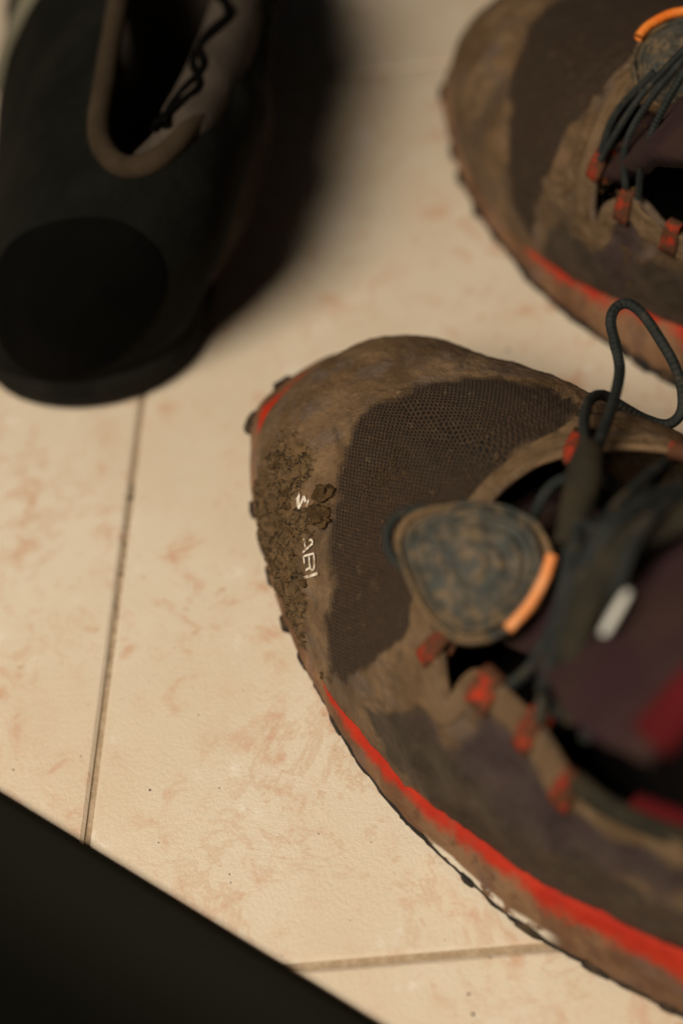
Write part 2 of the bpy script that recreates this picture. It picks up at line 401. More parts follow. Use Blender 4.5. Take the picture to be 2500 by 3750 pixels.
# ------------------------------------------------------------------ running shoes
def lift_grid(P):
    """outward normals of a grid surface"""
    a = np.gradient(P, axis=0); b = np.gradient(P, axis=1); n = np.cross(b, a); n /= np.maximum(np.linalg.norm(n, axis=-1, keepdims=True), 1e-9)
    c = P-np.array([0, 18, 14.]); c[..., 0] -= np.clip(P[..., 0], 30, 265)
    sg = np.sign((n*c).sum(-1, keepdims=True)); return n*np.where(sg == 0, 1, sg)
def loc(P):
    """shoe millimetres (s,w,z) to local metres"""
    P = np.asarray(P, float).copy(); P[..., 1] -= 30; return P/1000
def s_rows(L, fine, coarse, upto):
    a = list(np.linspace(.02, 2.2, 22)**2*.82); a = [x for x in a if x < 4]
    b = list(np.arange(4, upto, fine)); c = list(np.arange(upto, L-6, coarse)); d = [L-6*(1-t)**2 for t in (0, .15, .3, .45, .6, .72, .82, .9, .96, .99, .998)]
    return np.array([.0001]+a+b+c+d)

def build_upper(last, root, z, fine, name='upper', crease=False):
    s = s_rows(last.L, fine, 1.5, 150); nq = int(165/fine); q = np.linspace(0, 100, nq)
    S, Q = np.meshgrid(s, q, indexing='ij'); P = last.upper(S, Q); N = lift_grid(P)
    sd = {k: sdpoly(S, Q, v) for k, v in z.items()}
    flat = P.reshape(-1, 3)
    wob = fbm(flat, .16, 3, 3.).reshape(S.shape)            # ragged zone edges
    n1 = fbm(flat, .055, 4, 11.).reshape(S.shape); n2 = fbm(flat, .38, 3, 5.).reshape(S.shape)
    thr = sd['throat']
    knit = sstep(sd['knit']+wob*2.6+n1*1.2, -1.2, 1.4)
    rim = sstep(thr+z_rim+wob*.5, -.4, .4)*(1-knit*.0)
    rim = rim*(S < 190)
    side = sstep(sd['side']+wob*2.2, -1.2, 1.2) if 'side' in sd else 0*S
    violet = sstep(sd['violet']+wob*3, -3, 3) if 'violet' in sd else 0*S
    wr = 1-np.abs(fbm(flat, .085, 4, 21.).reshape(S.shape))*2; wr = np.clip(wr, -1, 1)
    disp = n1*.6+n2*.2+.42*wr*(1-.6*knit)*(.5+.9*sstep(S, 70, 105))
    disp -= .55*knit*(1-rim); disp -= .35*side*(1-rim)
    disp += .75*rim
    # stitched double groove along the eyestay
    for off in (-2.0, -3.4): disp -= .55*np.exp(-((thr-off)/.35)**2)*(S < 150)
    # flex creases behind the knit panel
    cz = sstep(S, 70, 76)*(1-sstep(S, 84, 90))*sstep(Q, 46, 54)*(1-sstep(Q, 72, 80))
    disp += cz*(.75*np.sin((S-.15*Q)*2*pi/3.4)-.3)
    if crease:
        for off, am in ((-8.5, 1.5), (-13., 1.2), (-19, .8)):
            disp -= am*np.exp(-((thr-off+2.2*wob+1.5*n1)/1.5)**2)*sstep(Q, 8, 16)*(1-sstep(Q, 55, 66))*(S < 120)
            disp += .6*am*np.exp(-((thr-off-2.6+2.2*wob+1.5*n1)/1.6)**2)*sstep(Q, 8, 16)*(1-sstep(Q, 55, 66))*(S < 120)
    cz2 = sstep(S, 95, 105)*sstep(Q, 2, 6)*(1-sstep(Q, 14, 20)); disp += cz2*.6*np.sin((S+.4*Q)*2*pi/13)
    mud = 0*S; crack = 0*S
    if 'mud' in sd:
        mud = sstep(sd['mud']+wob*3.2+n1*2.0, -.8, 1.0)
        idx = np.where(mud.ravel() > .02)[0]; cr = np.zeros(S.size); pl = np.zeros(S.size)
        for i in idx:
            p = Vector(flat[i]); p += Vector((noise.noise(p*.6), noise.noise(p*.6+Vector((9, 0, 0))), noise.noise(p*.6+Vector((0, 9, 0)))))*.9
            dd, pp = noise.voronoi(p*.42); e = dd[1]-dd[0]
            cr[i] = 1-min(1, max(0, (e-.015)/.15)); pl[i] = noise.cell(pp[0]*3.1)
            d2_, _ = noise.voronoi(p*.85); cr[i] = max(cr[i], .55*(1-min(1, max(0, (d2_[1]-d2_[0])/.13))))
        keepc = sstep(n1+.35*wob, -.6, -.1)
        crack = cr.reshape(S.shape)*mud*keepc
        disp += mud*(1.1+.6*pl.reshape(S.shape)+.5*n2+.5*n1)-crack*1.3
    lip = sstep(S, 0, 12)
    P2 = P+N*(disp*np.clip(sstep(S, 0, 5)+.15, 0, 1))[..., None]
    cs = (S[:-1, :-1]+S[1:, 1:])/2; cq = (Q[:-1, :-1]+Q[1:, 1:])/2
    keep = sdpoly(cs, cq, z['throat']) < 0
    F = grid_faces(len(s), nq, False, keep)
    o = mesh_obj(name, loc(P2.reshape(-1, 3)), F, M['upper'], root, True,
                 dict(knit=knit*(1-rim)*(1-mud), side=side*(1-rim), violet=violet*(1-rim)*(1-knit), mud=mud, crack=crack, rim=rim*(1-mud)),
                 np.stack([S.ravel(), Q.ravel()*QS], -1))
    bm = bmesh.new(); bm.from_mesh(o.data); bmesh.ops.delete(bm, geom=[v for v in bm.verts if not v.link_faces], context='VERTS')
    bmesh.ops.recalc_face_normals(bm, faces=bm.faces); bm.to_mesh(o.data); bm.free()
    mod = o.modifiers.new('thickness', 'SOLIDIFY'); mod.thickness = .0016; mod.offset = -1
    return o
z_rim = 4.6

def build_sole(last, root, seed, white=None, muddy=None, bump_toe=5., low_k=1.):
    s = np.concatenate([[.0005, .02, .1, .25, .6, 1.2, 2, 3], np.arange(4.5, last.L-6, 1.6), last.L-np.array([6, 4, 2.6, 1.5, .7, .25, .02])])
    left = np.stack([s, last.wl(s)], -1); right = np.stack([s, last.wm(s)], -1)[::-1]
    ring = np.concatenate([left, right]); n = len(ring)
    nrm = np.zeros_like(ring)
    for i in range(n):
        t = ring[(i+1) % n]-ring[i-1]; nrm[i] = np.array([-t[1], t[0]])/max(np.hypot(*t), 1e-9)
    if (nrm*(ring-ring.mean(0))).sum() < 0: nrm = -nrm
    ring = ring+nrm*(bump_toe*np.exp(-(ring[:, 0]/9)**2)*sstep(ring[:, 1], 8, 24))[:, None]
    zb = last.zb(ring[:, 0]); zt = last.zt(ring[:, 0]); ins = last.inset(ring[:, 0])
    def ringat(off, z): 
        r = ring+nrm*np.asarray(off)[..., None] if np.ndim(off) else ring+nrm*off
        return np.stack([r[:, 0], r[:, 1], z], -1)
    # midsole: flared foam wall with a soft bulge
    K = 12; R = []; low = []
    for k in range(K+1):
        t = k/K; z = zb+3.2+(zt-zb-2.4)*t
        off = -ins*.85*t**1.3+.9*np.sin(t*pi)
        r = ringat(off, z); R.append(r); low.append(np.full(n, 1-t))
    R.append(ringat(-ins*.85-4, zt+.6)); low.append(np.zeros(n))
    V = np.concatenate(R); low = np.concatenate(low)
    wob = np.array([noise.fractal(Vector(v)*.22, 1, 2, 4) for v in V]); V[:, 2] += wob*.18; V[:, 1] += wob*.35; 
    F = grid_faces(len(R), n, True)
    att = dict(low=low*low_k, muddy=np.zeros(len(V)), white=np.zeros(len(V)))
    if muddy: att['muddy'] = muddy(V)
    if white: att['white'] = white(V, low)
    mid = mesh_obj('midsole', loc(V), F, M['midsole'], root, True, att)
    # outsole: ragged rubber slab
    R = []
    for off, dz in ((-6, .0), (-1.2, .0), (.15, .8), (.3, 2.6), (-.2, 3.7)): R.append(ringat(off, zb+dz))
    V = np.concatenate(R); wob = np.array([noise.fractal(Vector(v)*.35, 1, 2, 4) for v in V]); V[:, 0] += wob*.35; V[:, 1] += wob*.45
    V[:, 2] = np.maximum(V[:, 2], .25)
    F = grid_faces(len(R), n, True)+[tuple(range(n))]
    outs = mesh_obj('outsole', loc(V), F, M['rubber'], root, True)
    # lugs round the edge
    rnd = random.Random(seed); acc = 0; last_p = ring[0]; nxt = 0
    for i in range(n):
        acc += np.hypot(*(ring[i]-last_p)); last_p = ring[i]
        if acc < nxt: continue
        nxt = acc+rnd.choice((8, 11, 15, 21))*rnd.uniform(.85, 1.15)
        p = ring[i]; a = math.atan2(nrm[i][1], nrm[i][0]); wdt = rnd.uniform(1.6, 3.6); out = rnd.uniform(.9, 1.9) if ring[i][0] < 60 else rnd.uniform(.1, .9); hh = 4.6
        prof = [(-4, -1), (out*.7, -1), (out, -.4), (out, .5), (out*.5, 1), (-4, 1)]
        pts = []
        for zz, sc in ((.2, .85), (1.2, 1.), (hh-1.2, .95), (hh, .7)):
            for (x, y) in prof:
                x2 = x*(sc if x > 0 else 1); y2 = y*wdt*sc
                jx = rnd.uniform(-.25, .25); pts.append((p[0]+cos(a)*(x2+jx)-sin(a)*y2, p[1]+sin(a)*(x2+jx)+cos(a)*y2, zb[i]+zz))
        m = len(prof); F = grid_faces(4, m, True)+[tuple(range(m)), tuple(range(3*m, 4*m))[::-1]]
        lg = mesh_obj('lug', loc(np.array(pts)), F, M['rubber'], outs, False)
    return mid, outs

def boundary(last, poly, per=6, lift=.3, close=True):
    P = catmull([np.array(p, float) for p in poly], per, close)
    pts = last.upper(P[:, 0], P[:, 1]); pts = pts+last.out_normal(P[:, 0], P[:, 1])*lift
    return pts
def loop_strap(last, root, s, q, dq, ds, width=8., length=9., lift=1.0):
    """folded webbing loop sewn under the eyestay edge, pointing into the throat"""
    p0 = last.upper(s, q); n = last.out_normal(s, q); d = last.upper(s+ds, q+dq)-p0; d = d-n*(d@n); d /= np.linalg.norm(d); side = np.cross(n, d)
    V = []; UV = []; K = 14; J = 5
    for k in range(K+1):
        t = k/K; a = -pi/2+pi*np.clip((t-.28)/.44, 0, 1)
        if t < .28: x = -5+ (length+5)*(t/.28); z = -1.3
        elif t > .72: x = length-(length+5)*((t-.72)/.28); z = 1.5
        else: x = length+cos(a)*1.6; z = .1+sin(a)*1.4
        for j in range(J+1):
            y = (j/J-.5)*width*(1-.12*(x/length if x > 0 else 0))
            V.append(p0+d*x+n*(z+lift+.15*sin(j*2.1+k))+side*y); UV.append((x/3, j/J*4))
    o = mesh_obj('lace_loop', loc(np.array(V)), grid_faces(K+1, J+1), M['web'], root, True, None, UV)
    m = o.modifiers.new('thickness', 'SOLIDIFY'); m.thickness = .0007
    return o
def lace_pull(root, c, ex, ey, n, outline, trim, trim_mat, name='lace_pull', seed=0, back=False):
    c, ex, ey, n = [np.asarray(v, float) for v in (c, ex, ey, n)]
    o2 = catmull([np.array(p, float) for p in outline], 7, True); ctr = o2.mean(0); m = len(o2)
    prof = [(.55, -4.6), (.86, -4.4), (.98, -3.4), (1.0, -1.8), (1.0, .1), (.98, 1.0), (.95, 1.35), (.925, 1.1), (.905, .3), (.885, .0), (.865, .3), (.845, 1.3), (.82, 1.9), (.79, 2.0), (.77, 1.8), (.75, 1.45), (.73, 1.75), (.70, 2.25), (.66, 2.35), (.63, 1.9), (.60, 2.3), (.56, 2.6), (.52, 2.3), (.49, 2.5), (.44, 2.75), (.39, 2.35), (.35, 2.7), (.28, 2.8), (.23, 2.35), (.18, 2.7), (.10, 2.75), (.02, 2.7)]
    V = []; edge = []
    for sc, h in prof:
        for p in o2:
            x, y = ctr+(p-ctr)*sc
            w = noise.fractal(Vector((x*.25+seed, y*.25, sc)), 1, 2, 4)
            sp = .22*sin(sc*26+math.atan2(y-ctr[1], x-ctr[0]))*(sc < .8)
            V.append(c+ex*(x+w*.25)+ey*(y+w*.25)+n*(h*1.15+w*.35+sp)); edge.append(sstep(sc, .78, .97)*.9+.15)
    F = grid_faces(len(prof), m, True)+[tuple(range((len(prof)-1)*m, len(prof)*m))[::-1], tuple(range(m))]
    o = mesh_obj(name, np.array(V)/1000, F, M['pull'], root, True, dict(edge=edge))
    t = [(c+ex*p[0]+ey*p[1]+n*2.1)/1000 for p in trim]
    tube('trim_strip', t, .0013, trim_mat, o, 10, False, 8, 1.)
    return o

# shared last of the pair
PS = [0, 1.5, 5, 12, 25, 45, 65, 90, 112, 135, 160, 190, 220, 250, 275, 288, 295]
PL = [30, 16, 9.5, 2.8, -5.6, -16.2, -23.7, -31, -33.5, -33.5, -29, -21.5, -19, -21, -17, -7, 14]
PM = [30, 44, 51, 60, 67, 71.5, 74.5, 75.5, 73, 68, 62, 57, 55, 53, 47, 37, 14]
HS = [0, 3, 8, 18, 32, 50, 70, 90, 110, 130, 150, 175, 200, 230, 260, 285, 295]
HZ = [23, 27.5, 35, 44.5, 50.5, 54.5, 60, 67, 75, 85, 94, 104, 108, 105, 100, 92, 70]
MS, MH = [0, 20, 60, 90, 130, 170, 230, 295], [6.6, 6.6, 7.2, 10.2, 16, 22, 31, 33]
IS, IV = [0, 6, 15, 30, 60, 90, 130, 180, 295], [6.5, 4.5, 2.8, 1.6, 1.4, 3.5, 5, 6, 6]
lastF = Last(295., PS, PL, PM, HS, HZ, MS, MH, IS, IV, 18)
lastB = Last(295., PS, PL, PM, HS, [h*1.07 for h in HZ], MS, MH, IS, IV, lean=-9, lean_from=30)

def tongue(last, root, dw=0., name='tongue', wc=14., zadd=0., s0=84, full=0.):
    s = np.linspace(s0, 160, 60); v = np.linspace(-1, 1, 40); S, Vv = np.meshgrid(s, v, indexing='ij')
    zc = pchip(S, [84, 96, 106, 114, 122, 135, 152, 165, 172], [54, 57, 61, 66, 75, 91, 104, 110, 109])+zadd
    hw = pchip(S, [84, 106, 118, 130, 142, 172], [26, 22, 24, 33, 38, 39])+full; wc = wc+pchip(S, [84, 106, 130, 150], [0, 4, 5, 0])
    w = wc+dw+hw*Vv; z = zc-(9+.0*(S-84))*np.abs(Vv)**2.2
    P = np.stack([S, w, z], -1); wob = fbm(P.reshape(-1, 3), .07, 3, 2.).reshape(S.shape); P[..., 2] += wob*1.6
    P[..., 2] -= .9*np.exp(-((np.mod(S, 9)-4.5)/1.0)**2)*(S < 126)
    o = mesh_obj(name, loc(P.reshape(-1, 3)), grid_faces(60, 40), M['tongue'], root, True)
    m = o.modifiers.new('thickness', 'SOLIDIFY'); m.thickness = .006; m.offset = -1
    return o
def interior(last, root, poly):
    # footbed and dark red collar lining
    s = np.linspace(40, 286, 50); V = []
    for x in s:
        l, r = float(last.wl(x))+9, float(last.wm(x))-9
        if r < l+2: l = r = (l+r)/2; l -= 1; r += 1
        for k in range(7): V.append((x, l+(r-l)*k/6, float(last.zt(x))+3))
    mesh_obj('footbed', loc(np.array(V)), grid_faces(50, 7), M['inner'], root, True)
    # padded lining hanging inside the collar
    back = [p for p in poly if p[0] >= 150]
    P = catmull([np.array(p, float) for p in back], 6, False); top = last.upper(P[:, 0], P[:, 1]); nn = last.out_normal(P[:, 0], P[:, 1])
    R = []
    for dn, dz in ((-.2, 1.6), (-2.5, 2.2), (-5.5, 1.0), (-7, -3), (-7.5, -12), (-7, -30)):
        r = top+nn*min(dn, 0)*np.array([1, 1, .2]); r[:, 2] = top[:, 2]+dz; R.append(r)
    V = np.concatenate(R); mesh_obj('collar_lining', loc(V), grid_faces(len(R), len(P)), M['lining'], root, True)

# ---- the near shoe
rootF = empty('running_shoe', (-.0075, .0655, 0), radians(-55.2))
tag(rootF, 'muddy brown running shoe with cracked mud and white letters on its toe', 'shoe', 'pair of muddy running shoes')
throatF = [(94, 31), (96.5, 27.7), (103.4, 24.7), (108.3, 20.9), (111.6, 18.6), (112.6, 22.4), (115.1, 24.3), (122.8, 23.7), (134.8, 21.3), (144, 17.5), (155, 15.5), (175, 16), (200, 20), (230, 22), (255, 25), (272, 32), (281, 45),
           (281, 55), (272, 68), (255, 75), (230, 77), (200, 78), (175, 77), (150, 75), (130, 71), (115, 66), (107, 62), (101.7, 58.6), (93.8, 53.2), (89.9, 48.7), (90.8, 41.2), (92.9, 36.6)]
zonesF = dict(throat=throatF,
    knit=[(72.5, 3.4), (70.2, 10.5), (65.9, 18.7), (60.2, 24.7), (55.7, 28.6), (48.3, 34.6), (43.9, 41.2), (42.6, 46.9), (44.6, 50.9), (49.4, 55.3), (54.3, 59.7), (63.6, 63.8), (75.8, 67.4), (88, 66), (86.5, 57.5), (84.5, 51.6), (85.5, 45.7), (87, 39.7), (88, 34.1), (90.7, 29.4), (92.6, 25.8), (92.9, 22.7), (89, 15.4)],
    side=[(89, 6.9), (104.8, 15.5), (112.4, 12.3), (119.6, 13.0), (129.2, 15.0), (142, 9), (165, 6), (200, 4), (200, -1), (126.9, -1), (107.4, .6), (96.8, 2.0)],
    violet=[(108, 14), (114, 13), (124, 20), (134, 19), (146, 14), (160, 13), (175, 12), (165, 6), (140, 7), (125, 9)],
    mud=[(21, 19.1), (24, 28.5), (32.2, 34), (39.1, 33.5), (41, 28.5), (40, 26), (42, 22.5), (46, 23.5), (48, 28), (52.2, 30.4), (55, 27.8), (50.5, 21), (54, 15), (58, 13), (58.5, 6), (58, -2), (43.3, -2), (20, -2), (17, 8.9)])
build_upper(lastF, rootF, zonesF, .36)
def whiteF(V, low): return ((V[:, 1] < 10) & (V[:, 0] > 112) & (V[:, 0] < 152))*sstep(low, .66, .78)*sstep(V[:, 0], 112, 118)*(1-sstep(V[:, 0], 146, 152))
def muddyF(V): return np.where(V[:, 1] < 22, (1-sstep(V[:, 0], 55, 72))*sstep(V[:, 0]+(24-V[:, 1])*.4, 9, 14), .20+.3*sstep(V[:, 1], 34, 42))
build_sole(lastF, rootF, 3, whiteF, muddyF)
tongue(lastF, rootF)
interior(lastF, rootF, throatF[9:25])
tube('eyestay_binding', loc(boundary(lastF, throatF[-7:]+throatF[:10], 6, -.35, False)), .0009, M['upper'], rootF, 8, False, 1, 1., False)
tube('collar_binding', loc(boundary(lastF, throatF[9:26], 6, -.3, False)), .0024, M['pocket'], rootF, 8, False, 1, 1., False)
for s_, q_, ds, dq in ((103, 24.2, 3, 8), (119, 23.4, 1, 8), (132, 21.0, 0, 8), (143.5, 17.0, 0, 8), (96, 55.0, 6, -6), (115, 66.5, 0, -8), (131, 71.0, 0, -8), (148, 74.5, 0, -8)):
    loop_strap(lastF, rootF, s_, q_+.8*sin(s_), dq, ds+sin(s_*3), 5.4+1.1*sin(s_*1.7), 2.4+.9*sin(s_*2.3), -.35)
L3 = lambda P: [np.array(p, float)/1000 for p in P]
for cp in (((115.3, -18.1, 82.8), (120.4, -25.6, 80.3), (124.1, -33.3, 76), (124.6, -40, 69), (122.5, -44, 64)), ((116, -16.7, 84.2), (122.9, -28, 82.6), (128.3, -37.2, 77.8), (131.1, -44, 71.4), (133, -47.5, 67))):
    tube('lace', L3(cp), .0013, M['cord'], rootF)
# cord: zigzag between the loops, then up to the lock and the free loop
def top_pt(last, s, q, lift): p = last.upper(s, q)+last.out_normal(s, q)*lift; return loc(p)
zz = [top_pt(lastF, 104, 28, -4), top_pt(lastF, 101, 40, -7), top_pt(lastF, 99, 50, -.5), top_pt(lastF, 108, 54, -3), top_pt(lastF, 119, 45, -1), top_pt(lastF, 116, 60, .5), top_pt(lastF, 125, 45, 7), top_pt(lastF, 132, 27, 3), top_pt(lastF, 133, 45, 14), top_pt(lastF, 132, 64, 3), top_pt(lastF, 139, 45, 15), top_pt(lastF, 144, 24, 3)]
tube('lace', zz, .0013, M['cord'], rootF, 10, False, 8)
tube('lace', L3([(117, -15.7, 84), (128.7, -22.3, 84.2), (135.1, -33.0, 82.8), (136.5, -41.6, 77.4), (136, -46.5, 72)]), .0013, M['cord'], rootF)
tube('lace_end_loop', L3([(105.3, 1, 79.7), (100.8, 9.5, 76.1), (94.1, 21.6, 70.5), (88.1, 31.2, 68.2), (82.6, 36.3, 68.9), (78.3, 39.8, 70.5), (76.9, 43.1, 71.6), (78.2, 45.8, 71.9), (82.4, 46.3, 70.7), (88.8, 45, 67.5), (94.3, 43.8, 63.6), (98.4, 42, 59), (100.5, 39.2, 55.3), (99.3, 35.9, 53.4), (95.1, 33, 54.7), (90.5, 30.5, 57.7), (87.1, 27.2, 62.2), (88, 21.2, 66.6), (92.3, 13.9, 70.8), (98.2, 6.6, 75.3), (103.8, .8, 79.3)]), .00128, M['cord'], rootF, 12, False, 8)
lk = tube('cord_lock', L3([(103.4, 2, 80.2), (104.8, -.3, 81.2), (107, -4, 82.3), (109.5, -7.5, 83), (113.1, -14.2, 83), (115.6, -19.3, 82.1), (116.6, -21.3, 81.6)]), .0031, M['pocket'], rootF, 14, False, 6, .8, rfun=lambda t: .72+.5*sin(min(1, t*1.25)*pi*.9))
lace_pull(rootF, (102.6, -32.7, 70.8), (.732, .681, .009), (-.617, .657, .432), (.288, -.322, .902),
          [(-15.6, 3.5), (-16.2, 8), (-13.7, 12.1), (-7.8, 14.3), (1.2, 14.8), (8.3, 13.4), (13.5, 10.1), (16, 4.6), (16, -.7), (13.5, -6.9), (8.5, -11.4), (2.4, -14.5), (-2.9, -14.5), (-8.2, -11), (-12.5, -4.7)],
          [(6.4, -11.9), (10.8, -7.2), (14, -1.8), (15.7, 3)], M['orange_dusty'], seed=2)
ce = np.array((102.6, -32.7, 70.8)); EX = np.array((.732, .681, .009)); EY = np.array((-.617, .657, .432)); EN = np.array((.288, -.322, .902))
tube('pull_cord', [(ce+EX*a+EY*b+EN*c_)/1000 for a, b, c_ in ((-12.5, 0, -2), (-15.5, 2.2, -1.2), (-17.6, 5.2, -1), (-17.8, 9.2, -1), (-15.4, 12.6, -1), (-10.5, 13.9, -1.4), (-8, 13, -2))], .00105, M['cord'], rootF)
tube('lace_pocket', L3([(138.9, -3, 97), (134.2, -12, 97.4), (130.8, -21.5, 96.6), (130.9, -30.5, 93), (133.2, -38.3, 87.3), (136.7, -44, 80.2), (140, -47, 75)]), .0036, M['pocket'], rootF, 12, False, 8, .6, rfun=lambda t: 1-.55*t**3)
tube('tongue_lining', loc(np.array([(159, -21, 100), (160, -12, 105), (161, 1, 109.5), (161, 14, 110.5), (161, 27, 109.5), (160, 40, 104), (159, 49, 99)])), .0042, M['lining'], rootF, 12, False, 6, .8)
# reflective tab on the tongue
tb = np.array([(139.9, -39, 95.6), (139.3, -35.4, 97.3), (138.7, -31, 99.2)], float); ax = np.array([.8, .2, .55]); ax /= np.linalg.norm(ax)
V = []
for p, wd in zip(catmull(list(tb), 5), [.8, 1.3, 1.5, 1.6, 1.6, 1.6, 1.6, 1.5, 1.4, 1.2, .7]):
    for k in range(4): V.append(p+ax*wd*.58*(k/1.5-1)+np.array([0, 0, .3]))
tabo = mesh_obj('tongue_tab', np.array(V)/1000, grid_faces(11, 4), M['white'], rootF, True)
tabo.modifiers.new('thickness', 'SOLIDIFY').thickness = .0008
# worn white lettering on the toe rand
def print_strip(last, root, pts, width, name='toe_letter', lift=.5):
    P = catmull([np.array(p, float) for p in pts], 5) if len(pts) > 2 else np.array([np.array(pts[0], float)+(np.array(pts[1], float)-np.array(pts[0], float))*t for t in np.linspace(0, 1, 7)])
    C = last.upper(P[:, 0], P[:, 1]); N = last.out_normal(P[:, 0], P[:, 1]); V = []
    for i in range(len(C)):
        t = C[min(i+1, len(C)-1)]-C[max(i-1, 0)]; sd = np.cross(N[i], t); sd /= np.linalg.norm(sd)
        wd = width*(1+.18*noise.noise(Vector(C[i])*1.7))
        for k in (-.5, 0, .5): V.append(C[i]+N[i]*lift+sd*wd*k)
    o = mesh_obj(name, loc(np.array(V)), grid_faces(len(C), 3), M['print'], root, True); o.modifiers.new('t', 'SOLIDIFY').thickness = .0001
    return o
def join_print(last, root, strips, name, lift=.5):
    obs = [print_strip(last, root, p, w, name, lift) for p, w in strips]
    bm = bmesh.new()
    for o in obs:
        bm.from_mesh(o.data)
    me = bpy.data.meshes.new(name); bm.to_mesh(me); bm.free(); me.materials.append(M['print'])
    for o in obs: bpy.data.objects.remove(o)
    n = link(bpy.data.objects.new(name, me), root); n.modifiers.new('thickness', 'SOLIDIFY').thickness = .0001
    return n
join_print(lastF, rootF, [([(41.3, 25.6), (44.2, 23.6)], 1.35), ([(44.2, 24.2), (43.8, 26.3)], .9), ([(43.6, 26.4), (45.3, 25.9)], .8), ([(46.4, 25.4), (45.9, 26.8)], .75)], 'toe_letter')
join_print(lastF, rootF, [([(52.2, 18.9), (54.3, 22.0)], .62), ([(54.3, 22.1), (53.4, 22.2), (52.3, 21.6)], .62), ([(51.4, 20.7), (52.8, 19.8)], .5), ([(50.4, 20.9), (50.9, 20.7)], .9)], 'toe_letter')
join_print(lastF, rootF, [([(54.3, 17.8), (53.0, 18.6)], .6), ([(53.0, 18.6), (56.1, 20.9)], .55), ([(56.1, 20.9), (57.5, 20.0), (58.3, 18.9), (57.6, 18.3)], .6), ([(55.0, 19.7), (56.2, 18.8), (57.4, 18.2)], .6), ([(56.9, 18.5), (55.6, 17.1)], .55)], 'toe_letter')
join_print(lastF, rootF, [([(55.9, 15.7), (60.3, 19.1)], .75)], 'toe_letter')
# clods of mud by the knit edge, crumbs on the upper
p = top_pt(lastF, 49.9, 29.9, 1.3); lump('mud_clod', p, .0022, M['mud'], rootF, (1, 1.1, .8), 1, 4, .5, 1.9)
p = top_pt(lastF, 53.4, 27.0, 1.6); lump('mud_clod', p, .0025, M['mud'], rootF, (1.25, 1., .85), 5, 4, .5, 1.9)
rnd = random.Random(21)
for k in range(16):
    s_ = rnd.uniform(22, 58); q_ = rnd.uniform(2, 17)-.12*(s_-30)+3; r_ = rnd.uniform(.5, 1.1)/1000
    lump('mud_clod', top_pt(lastF, s_, max(q_, .5), .9), r_, M['mud'], rootF, (1.2, 1.1, .7), 10+k, 3, .5, 1.8)
rnd = random.Random(4); pts = []; rr = []
for k in range(900):
    if k < 230:
        s_ = rnd.gauss(61, 3.6); q_ = rnd.gauss(39.5, 2.3); r = rnd.uniform(.08, .26)
    elif k < 250:
        s_ = rnd.uniform(60, 92); q_ = rnd.uniform(18, 62); r = rnd.uniform(.22, .5)
    elif k < 420:
        s_ = rnd.uniform(28, 60); q_ = rnd.uniform(2, 33); r = rnd.uniform(.06, .16)
    elif k < 520:
        s_ = rnd.uniform(45, 92); q_ = rnd.uniform(12, 64); r = rnd.uniform(.07, .17)
    else:
        s_ = rnd.gauss(40, 9); q_ = 24-.55*(s_-30)+rnd.gauss(0, 4.5); r = rnd.choice((.2, .3, .45, .6))*rnd.uniform(.7, 1.3)
        if s_ < 22 or q_ < 1 or q_ > 33 or (39.5 < s_ < 48 and 22.5 < q_ < 28.5) or (49.5 < s_ < 62 and 14.5 < q_ < 23.5): continue
    pts.append(tuple(top_pt(lastF, s_, q_, -.25 if k < 520 else .55))); rr.append(r/1000)
grit('mud_crumbs', pts, rr, M['mud'], rootF, 2)

# ---- the far shoe of the pair
rootB = empty('running_shoe', (.0785, .2165, 0), radians(-58))
tag(rootB, 'muddy brown running shoe without lettering, its red loops and laces caked in dirt', 'shoe', 'pair of muddy running shoes')
throatB = BT
zonesB = dict(throat=throatB, knit=BK, side=BS, violet=BV)
build_upper(lastB, rootB, zonesB, .6, 'upper', True)
build_sole(lastB, rootB, 9, None, lambda V: .14+.22*(1-sstep(V[:, 0], 30, 120)), 1.2, .7)
tongue(lastB, rootB, BTW[0], 'tongue', BTW[1], BTW[2], 109, 4.)
interior(lastB, rootB, [p for p in throatB if p[0] >= 145])
tube('eyestay_binding', loc(boundary(lastB, throatB, 5, -.35, True)), .0012, M['upper'], rootB, 8, True, 1, 1., False)
for s_, q_, ds, dq in BL: loop_strap(lastB, rootB, s_, q_, dq, ds, 5., 2.4, -.3)
for pth in BC: tube('lace', [top_pt(lastB, *a) for a in pth], .001, M['cord'], rootB)
lace_pull(rootB, BD[0], (.695, .719, .027), (-.677, .64, .363), (.244, -.271, .931),
          [(-11.5, 3), (-8, 10), (1.8, 14), (11, 11), (13, -1.2), (8.6, -11.4), (.1, -14), (-7.5, -11), (-11, -4)],
          [(-9.6, 8.6), (-6.4, 12.1), (-.2, 15), (6.8, 15.2)], M['orange'], seed=8)
pts = []; rr = []
for k in range(420):
    a = random.choice(BG); s_ = rnd.gauss(a[0], a[2]); q_ = rnd.gauss(a[1], a[3])
    pts.append(tuple(top_pt(lastB, s_, q_, -.2))); rr.append(rnd.choice((.15, .2, .3, .55))*rnd.uniform(.8, 1.3)/1000)
grit('mud_crumbs', pts, rr, M['mud'], rootB, 5)

